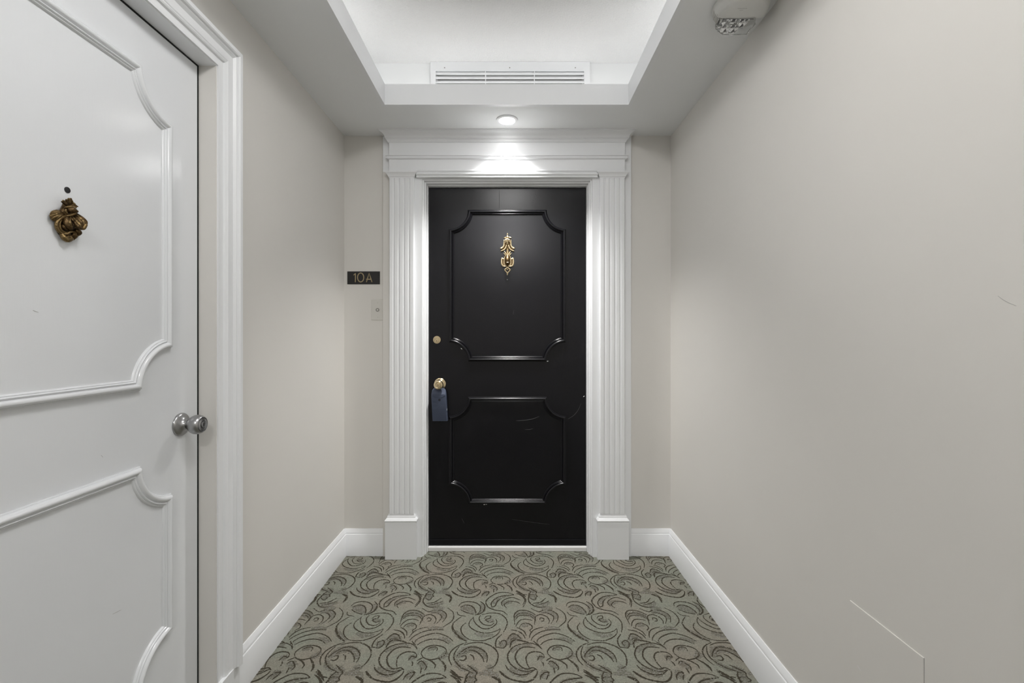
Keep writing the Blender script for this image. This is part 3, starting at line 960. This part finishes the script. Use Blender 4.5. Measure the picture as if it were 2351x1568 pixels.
# ---- alarm strobe on the soffit
AC = Vector((0.768, 1.532, CZ))
al = thing('alarm_strobe', AC, 'round white fire alarm with a clear strobe lens on the soffit', 'alarm')
AR = 0.0885
hts = [(1.0, 0.0), (1.0, 0.012), (0.985, 0.022), (0.95, 0.032), (0.90, 0.0385), (0.82, 0.043), (0.6, 0.0455), (0.3, 0.0462), (0.02, 0.0465)]
cutY = 0.004   # flat cut where the strobe lens sits (towards the black door)


def dome(rn):
    return float(np.interp(rn, [q_[0] for q_ in hts[2:][::-1]], [q_[1] for q_ in hts[2:][::-1]]))


q = MB()
NA = 64
ring = []
for rr_, h in hts:
    row = []
    for k in range(NA + 1):      # half facing the camera, from the cut round to the cut
        g = math.pi + math.pi * k / NA
        x, y = AR * rr_ * math.cos(g), AR * rr_ * math.sin(g)
        row.append((AC.x + x, AC.y + cutY + y * (AR + cutY) / AR, AC.z - h))
    ring.append(row)
q.grid(ring)
edge = [r_[0] for r_ in ring] + [r_[-1] for r_ in reversed(ring)]
q.add(edge, [tuple(range(len(edge)))])
q.build('housing', 'plastic', al, smooth=True, angle=40)
MB().lathe([(AR, 0.0), (AR, 0.012), (AR * 0.985, 0.0165), (0.0, 0.0168)], AC, (0, 0, -1), 56).build('base_plate', 'plastic', al, smooth=True)
# clear lens: faceted block falling away towards the black door
LP = [pix_level(px, py, CZ - h) for px, py, h in ((1663, 42, 0.0470), (1735, 39.5, 0.0470), (1735, 56, 0.0420), (1714, 80, 0.0300), (1660, 82, 0.0300), (1642, 67, 0.0340))]
n = len(LP)
low = LP
top = [Vector((p.x, p.y, CZ - 0.0175)) for p in LP]
q = MB().add(low + top, [(0, 1, 2, 5), (5, 2, 3, 4), tuple(range(2 * n - 1, n - 1, -1))] + [(i, (i + 1) % n, (i + 1) % n + n, i + n) for i in range(n)])
q.build('strobe_lens', 'glass', al, bevel=0.0012)
q = MB()
ra0, ra1, rb0, rb1 = LP[5].x + 0.010, LP[1].x - 0.002, LP[0].y + 0.009, LP[4].y - 0.004
nx = 6
for i in range(nx):
    for j in range(3):
        xa_, xb_ = ra0 + (ra1 - ra0) * i / nx, ra0 + (ra1 - ra0) * (i + 1) / nx
        ya_, yb2 = rb0 + (rb1 - rb0) * j / 3, rb0 + (rb1 - rb0) * (j + 1) / 3
        if j == 2 and i in (0, nx - 1):
            continue
        zt_ = CZ - (0.027 if (i + j) % 2 else 0.0225)
        q.add([(xa_, ya_, CZ - 0.0185), (xb_, ya_, CZ - 0.0185), (xb_, yb2, CZ - 0.0185), (xa_, yb2, CZ - 0.0185), (xa_ * 0.35 + xb_ * 0.65, (ya_ + yb2) / 2, zt_)],
              [(0, 1, 4), (1, 2, 4), (2, 3, 4), (3, 0, 4), (0, 3, 2, 1)])
q.build('reflector', 'chrome', al)
MB().tube([(AC.x - 0.030, rb0 + 0.038, CZ - 0.0300), (AC.x + 0.014, rb0 + 0.038, CZ - 0.0300)], 0.0026, 10).build('flash_tube', 'plastic', al, smooth='all')
MB().box(LP[0].x + 0.002, LP[1].x - 0.001, LP[0].y + 0.0015, LP[0].y + 0.0075, CZ - 0.0440, CZ - 0.0185).build('lens_slot', 'steel_dark', al)


def KA(cx, cy):
    # point of the domed housing under a pixel of the close crop (scale 11.755)
    h = 0.040
    for _ in range(8):
        p = pix_level(1600 + cx / 11.755, cy / 11.755, CZ - h)
        rr_ = min(1.0, math.hypot(p.x - AC.x, p.y - AC.y) / AR)
        h = 0.5 * h + 0.5 * float(np.interp(rr_, [q_[0] for q_ in hts[::-1]], [q_[1] for q_ in hts[::-1]]))
    return p


for pts in ([(1095, 228), (1220, 228), (1345, 222)], [(1140, 276), (1190, 275), (1245, 272)], [(1316, 172), (1330, 172)], [(1330, 228), (1358, 215)], [(1188, 2), (1200, 12)],
            [(520, 365), (555, 385), (530, 430), (495, 405), (520, 365)], [(488, 425), (470, 470), (445, 500)], [(452, 505), (440, 535), (430, 548)]):
    pp = [KA(*p) for p in smooth_path(pts, 3)]
    ribbon(pp, 0.0009, (0, 0, -1), 0.0005).build('printed_mark', 'grey_mark', al)

# ---- flush access panel on the plain wall
p0, p1 = pix_side(1953, 1380, WR), pix_side(2122, 1508, WR)
ap = thing('access_panel', (WR, (p0.y + p1.y) / 2, 0.30), 'flush beige access panel painted over in the plain wall', 'access panel')
zt = (p0.z + p1.z) / 2
MB().box(WR - 0.0024, WR + 0.001, p1.y, p0.y, 0.300, zt).build('cover', 'wall', ap, bevel=0.0006)
MB().box(WR - 0.0012, WR + 0.001, p1.y - 0.0009, p1.y, 0.300, zt).build('seam', 'faint', ap)
# chips and scratches in the wall paint
for pts, wd in (([(1968, 1527), (1972, 1533), (1977, 1540)], 0.0036), ([(2043, 1421), (2046, 1422)], 0.0012), ([(2227, 1300), (2229, 1302)], 0.0012)):
    ribbon([pix_side(a, b_, WR - (0.0024 if a < 2000 else 0)) for a, b_ in smooth_path(pts, 3)], wd, (-1, 0, 0), 0.0003).build('paint_chip', 'chip', wall_right)
ribbon([pix_side(a, b_, WR) for a, b_ in smooth_path([(2291, 679), (2303, 688), (2318, 696), (2334, 702)], 3)], 0.0010, (-1, 0, 0), 0.0003).build('paint_scratch', 'faint', wall_right)

# ================================================================== CARPET PATTERN
# strokes traced in close crops of the photograph (scale 6.53); each is laid on the floor and repeated half-drop
C1, C3 = (820, 1380), (900, 1260)
L_, H_ = 'line', 'heather'
ST = [
    # rose
    (C1, L_, 5, [(1750, 240), (1690, 300), (1680, 370), (1730, 420), (1830, 465), (1960, 480), (2080, 450), (2145, 412)]),
    (C1, L_, 5, [(2145, 420), (2120, 480), (2040, 540), (1900, 590), (1760, 592), (1690, 580)]),
    (C1, L_, 5, [(1630, 325), (1565, 385), (1558, 450), (1600, 520), (1690, 585)]),
    (C1, L_, 6, [(1740, 240), (1752, 300), (1800, 360), (1880, 412), (1970, 412), (2050, 375), (2095, 320), (2078, 270)]),
    (C1, L_, 5, [(1850, 210), (1828, 260), (1850, 310), (1910, 355), (2000, 365), (2055, 330)]),
    (C1, L_, 6, [(1865, 205), (2000, 180), (2130, 190), (2210, 240), (2250, 310), (2235, 390), (2190, 470)]),
    (C1, L_, 5, [(1905, 265), (1940, 230), (2000, 222), (1990, 258), (1930, 280), (1975, 315), (2050, 300)]),
    (C1, H_, 26, [(1920, 270), (1990, 290), (2060, 310)]),
    (C1, H_, 20, [(1760, 480), (1900, 520), (2040, 500)]),
    (C1, L_, 12, [(1440, 330), (1430, 400), (1480, 490), (1560, 560), (1640, 605)]),
    (C1, H_, 30, [(1460, 440), (1530, 520), (1650, 590)]),
    (C1, L_, 4, [(1500, 160), (1522, 208), (1630, 230)]),
    (C1, L_, 4, [(1560, 240), (1500, 280), (1430, 340)]),
    # double shell
    (C1, L_, 5, [(645, 380), (690, 330), (760, 282), (850, 272), (925, 292)]),
    (C1, L_, 6, [(640, 355), (665, 270), (700, 195), (780, 145), (880, 140), (960, 168), (1010, 210)]),
    (C1, L_, 4, [(690, 240), (760, 192), (860, 180), (950, 208), (985, 250)]),
    (C1, L_, 4, [(675, 280), (750, 225), (860, 212), (930, 230), (965, 270)]),
    (C1, H_, 44, [(675, 250), (760, 200), (860, 190), (940, 215), (970, 250)]),
    (C1, L_, 5, [(690, 400), (740, 350), (820, 330), (880, 360), (880, 405), (830, 440), (850, 470)]),
    (C1, L_, 5, [(650, 395), (700, 420), (740, 460), (745, 520)]),
    (C1, H_, 26, [(760, 390), (800, 350), (850, 370)]),
    (C1, L_, 5, [(975, 300), (1000, 235), (1080, 203), (1160, 230), (1182, 290), (1150, 345)]),
    (C1, L_, 5, [(1040, 285), (1065, 252), (1110, 265), (1090, 298), (1055, 300)]),
    (C1, L_, 6, [(975, 110), (1050, 152), (1090, 160), (1160, 132), (1260, 140), (1332, 190), (1330, 250), (1275, 320)]),
    (C1, L_, 4, [(1100, 182), (1195, 180), (1262, 220), (1250, 275), (1185, 340)]),
    (C1, H_, 30, [(1110, 160), (1220, 160), (1295, 210), (1285, 270)]),
    (C1, L_, 5, [(1355, 100), (1430, 160), (1450, 230), (1420, 300), (1350, 350), (1285, 390)]),
    (C1, L_, 4, [(985, 240), (960, 300), (935, 358)]),
    # fan
    (C1, L_, 5, [(780, 550), (810, 500), (880, 440), (960, 410), (1065, 388)]),
    (C1, L_, 5, [(785, 592), (850, 530), (960, 472), (1060, 442), (1180, 430), (1295, 432)]),
    (C1, L_, 5, [(870, 620), (882, 588), (960, 540), (1080, 500), (1190, 482), (1300, 510), (1380, 550), (1440, 605)]),
    (C1, L_, 5, [(900, 662), (960, 620), (1060, 582), (1170, 570), (1280, 592), (1375, 645)]),
    (C1, H_, 18, [(1220, 560), (1310, 565), (1400, 620)]),
    (C1, H_, 22, [(1060, 420), (1180, 400), (1290, 420)]),
    (C1, L_, 6, [(820, 600), (860, 650), (895, 700)]),
    (C1, L_, 6, [(958, 790), (980, 740), (1040, 692), (1130, 665), (1240, 675), (1320, 710), (1342, 760)]),
    (C1, L_, 5, [(958, 790), (1000, 850), (1100, 880), (1200, 862), (1300, 822), (1340, 765)]),
    (C1, L_, 4, [(1050, 742), (1095, 702), (1180, 690), (1202, 720), (1188, 752)]),
    (C1, H_, 28, [(1055, 730), (1110, 705), (1180, 710)]),
    (C1, H_, 30, [(1330, 755), (1305, 810), (1225, 850)]),
    (C1, L_, 6, [(1060, 880), (1125, 910), (1172, 960), (1160, 1012)]),
    (C1, L_, 9, [(1225, 865), (1290, 930), (1322, 990), (1312, 1055)]),
    (C1, L_, 6, [(900, 945), (960, 900), (1012, 940), (1042, 990), (1008, 1042)]),
    (C1, H_, 38, [(930, 930), (985, 950), (1010, 1010)]),
    (C1, L_, 5, [(965, 1000), (948, 1085)]),
    # large round scroll
    (C1, L_, 6, [(1650, 618), (1520, 668), (1420, 740), (1380, 820), (1382, 890), (1420, 962)]),
    (C1, L_, 6, [(1530, 680), (1472, 760), (1450, 850), (1490, 930), (1560, 1000), (1650, 1042), (1740, 1085)]),
    (C1, L_, 6, [(1600, 660), (1700, 632), (1840, 622), (1960, 650), (2060, 710), (2112, 800), (2100, 900), (2050, 980), (1960, 1020)]),
    (C1, L_, 7, [(1490, 850), (1510, 810), (1570, 755), (1660, 702), (1760, 690), (1860, 722), (1930, 780), (1952, 850), (1940, 922)]),
    (C1, L_, 6, [(1900, 915), (1880, 850), (1820, 782), (1740, 742), (1650, 745), (1580, 790)]),
    (C1, H_, 46, [(1500, 850), (1560, 780), (1650, 722), (1760, 715), (1870, 770), (1920, 870)]),
    (C1, L_, 6, [(1535, 880), (1590, 892), (1632, 860), (1622, 820), (1560, 828)]),
    (C1, L_, 5, [(1690, 800), (1740, 830), (1752, 885)]),
    (C1, H_, 28, [(1470, 880), (1530, 970), (1640, 1040)]),
    (C1, L_, 7, [(1650, 960), (1720, 1010), (1790, 1070), (1795, 1100)]),
    (C1, L_, 6, [(1700, 1060), (1650, 1110), (1625, 1170), (1640, 1215)]),
    (C1, H_, 44, [(1670, 985), (1730, 1030), (1775, 1080)]),
    (C1, H_, 44, [(1750, 1080), (1700, 1130), (1660, 1190)]),
    (C1, L_, 5, [(1790, 1080), (1770, 1150), (1790, 1190), (1730, 1210)]),
    (C1, L_, 9, [(1400, 1030), (1470, 1092), (1560, 1195)]),
    (C1, L_, 11, [(2130, 1050), (2200, 1112), (2285, 1172)]),
    (C1, H_, 24, [(1820, 1090), (1950, 1080), (2060, 1105), (2130, 1185)]),
    (C1, H_, 36, [(1960, 960), (1990, 1020), (1900, 1070)]),
    # crescent
    (C1, L_, 6, [(900, 722), (850, 662), (770, 632), (640, 642), (500, 682), (400, 752), (340, 830), (330, 910), (370, 990), (455, 1045), (560, 1060), (650, 1030)]),
    (C1, L_, 7, [(805, 702), (700, 690), (600, 702), (510, 762), (450, 840), (450, 920), (490, 990), (560, 1022), (650, 1000), (705, 1035)]),
    (C1, L_, 6, [(890, 800), (850, 770), (760, 760), (670, 790), (610, 850), (590, 930), (600, 1005)]),
    (C1, L_, 6, [(765, 890), (820, 832), (880, 845), (892, 802)]),
    (C1, H_, 34, [(780, 870), (830, 840), (870, 830)]),
    (C1, L_, 5, [(820, 905), (832, 940), (822, 975)]),
    (C1, L_, 5, [(895, 895), (950, 865), (985, 850)]),
    (C1, L_, 6, [(258, 962), (272, 1030), (350, 1088), (450, 1112), (570, 1082), (680, 1022)]),
    (C1, H_, 54, [(300, 1000), (400, 1060), (500, 1065), (610, 1025)]),
    (C1, H_, 26, [(420, 760), (520, 700), (650, 665), (770, 665)]),
    (C1, L_, 8, [(160, 1090), (230, 1160), (350, 1202), (480, 1212), (590, 1170), (670, 1102), (702, 1050)]),
    (C1, L_, 7, [(690, 1180), (720, 1130), (790, 1080), (860, 1070), (830, 1120), (780, 1180)]),
    (C1, H_, 40, [(730, 1150), (800, 1090), (860, 1050)]),
    # small flower cluster
    (C1, L_, 6, [(385, 500), (285, 570), (232, 650), (220, 705)]),
    (C1, L_, 6, [(232, 690), (330, 702), (402, 640), (390, 590), (312, 622), (300, 680)]),
    (C1, H_, 50, [(280, 660), (340, 640), (380, 610)]),
    (C1, L_, 8, [(440, 580), (500, 522), (560, 490), (622, 520), (645, 572)]),
    (C1, L_, 10, [(430, 700), (480, 622), (560, 582), (660, 600), (740, 620)]),
    (C1, H_, 52, [(430, 650), (490, 590), (570, 545), (640, 590)]),
    (C1, L_, 5, [(545, 432), (640, 450), (702, 500), (712, 562)]),
    (C1, L_, 4, [(480, 590), (530, 560), (600, 560)]),
    # ring
    (C1, L_, 5, [(1520, 82), (1560, 32), (1650, 10), (1760, 22), (1840, 70), (1852, 140), (1800, 198)]),
    (C1, L_, 8, [(1850, 8), (1910, 62), (1902, 142), (1840, 190), (1765, 212)]),
    (C1, H_, 26, [(1870, 40), (1885, 110), (1850, 170)]),
    (C1, L_, 7, [(1545, 95), (1620, 62), (1700, 70), (1760, 120), (1782, 190)]),
    (C1, H_, 56, [(1555, 105), (1640, 105), (1710, 130), (1755, 185)]),
    (C1, L_, 4, [(1550, 130), (1640, 172), (1745, 202)]),
    # shell with tail
    (C3, L_, 6, [(1830, 690), (1740, 660), (1600, 660), (1490, 710), (1420, 770), (1410, 820), (1450, 880), (1550, 920), (1660, 940), (1730, 990)]),
    (C3, L_, 5, [(1860, 668), (1950, 710), (1990, 770), (1960, 845)]),
    (C3, L_, 7, [(1500, 882), (1488, 820), (1540, 760), (1620, 720), (1740, 702), (1830, 692)]),
    (C3, L_, 6, [(1500, 872), (1545, 858), (1580, 790), (1625, 758)]),
    (C3, H_, 26, [(1520, 820), (1570, 760), (1650, 720), (1760, 705)]),
    (C3, L_, 5, [(1660, 862), (1640, 810), (1690, 762), (1800, 732), (1932, 772)]),
    (C3, L_, 5, [(1720, 890), (1682, 840), (1760, 792), (1860, 795), (1920, 822)]),
    (C3, H_, 40, [(1660, 830), (1720, 800), (1800, 800)]),
    # small spiral
    (C3, L_, 6, [(600, 690), (520, 692), (480, 740), (468, 800), (520, 858), (600, 880), (690, 870)]),
    (C3, H_, 36, [(510, 720), (560, 730), (600, 720)]),
    (C3, L_, 4, [(500, 742), (560, 770), (604, 722)]),
    (C3, L_, 5, [(515, 822), (640, 800), (742, 738)]),
    (C3, L_, 4, [(550, 846), (680, 820), (772, 780)]),
    (C3, H_, 40, [(540, 850), (660, 840), (770, 800)]),
    (C3, L_, 15, [(800, 685), (868, 708), (885, 745), (862, 805)]),
    (C3, L_, 7, [(330, 640), (400, 680), (480, 692)]),
    (C3, L_, 6, [(340, 672), (400, 702), (432, 745), (412, 800), (345, 875)]),
    (C3, H_, 34, [(610, 900), (700, 890), (780, 900)]),
]
TV = np.array([[0.4865, 0.0], [0.2435, 0.520]])
CELL = np.linalg.inv(TV)
bounds = (WL + 0.001, WR - 0.001, WREAR + 0.001, 2.577)


def inside(p):
    return bounds[0] < p[0] < bounds[1] and bounds[2] < p[1] < bounds[3]


def pattern(kind, z):
    rnd = random.Random(11)
    mb = MB()
    for org, kd, wd, pts in ST:
        z += 5e-6
        if kd != kind:
            continue
        fl = []
        for x, y in pts:
            p = pix_level(org[0] + x / 6.5306, org[1] + y / 6.5306, 0.0)
            fl.append((p.x, p.y))
        sp_ = [np.array(p) for p in smooth_path(fl, 6)]
        n = len(sp_)
        half = wd * 0.000265 * (1.0 if kd == H_ else 1.0) + (0.0008 if kd == L_ else 0.004)
        left, right = [], []
        for i, p in enumerate(sp_):
            t = sp_[min(i + 1, n - 1)] - sp_[max(i - 1, 0)]
            t = t / (np.linalg.norm(t) + 1e-9)
            s = np.array([-t[1], t[0]])
            k = math.sin(math.pi * (i + 0.4) / (n - 0.2))
            hwid = half * (0.55 + 0.6 * k) * (1 + 0.18 * math.sin(i * 2.4 + wd))
            left.append(p - s * hwid * rnd.uniform(0.72, 1.3))
            right.append(p + s * hwid * rnd.uniform(0.72, 1.3))
        for i in range(n):      # no folded edges in tight turns
            j0, j1 = max(i - 1, 0), min(i + 1, n - 1)
            t = sp_[j1] - sp_[j0]
            for side in (left, right):
                if np.dot(side[j1] - side[j0], t) < 0.25 * np.dot(t, t):
                    side[i] = sp_[i] + (side[i] - sp_[i]) * 0.15
        for ia in range(-8, 9):
            for ib in range(-10, 5):
                off = ia * TV[0] + ib * TV[1]
                c0 = sp_[n // 2] + off
                if not (bounds[0] - 0.3 < c0[0] < bounds[1] + 0.3 and bounds[2] - 0.3 < c0[1] < bounds[3] + 0.3):
                    continue
                vs, fs = [], []
                for i in range(n - 1):
                    quad = [left[i] + off, right[i] + off, right[i + 1] + off, left[i + 1] + off]
                    if all(inside(v) for v in quad):
                        o = len(vs)
                        vs += [(v[0], v[1], z + i * 1.5e-6) for v in quad]
                        fs.append((o, o + 1, o + 2, o + 3))
                if fs:
                    mb.add(vs, fs)
    return mb


for kind, z, mt, nm in ((H_, 0.0003, 'carpet_heather', 'heather_yarn'), (L_, 0.0006, 'carpet_line', 'swirl_yarn')):
    mb = pattern(kind, z)
    me = bpy.data.meshes.new(nm)
    me.from_pydata(mb.v, [], mb.f)
    me.materials.append(M[mt])
    o = bpy.data.objects.new(nm, me)
    o.parent = floor
    o['kind'] = 'stuff'
    COL.objects.link(o)

for o in list(bpy.data.objects):
    if '_o' in o:
        del o['_o']
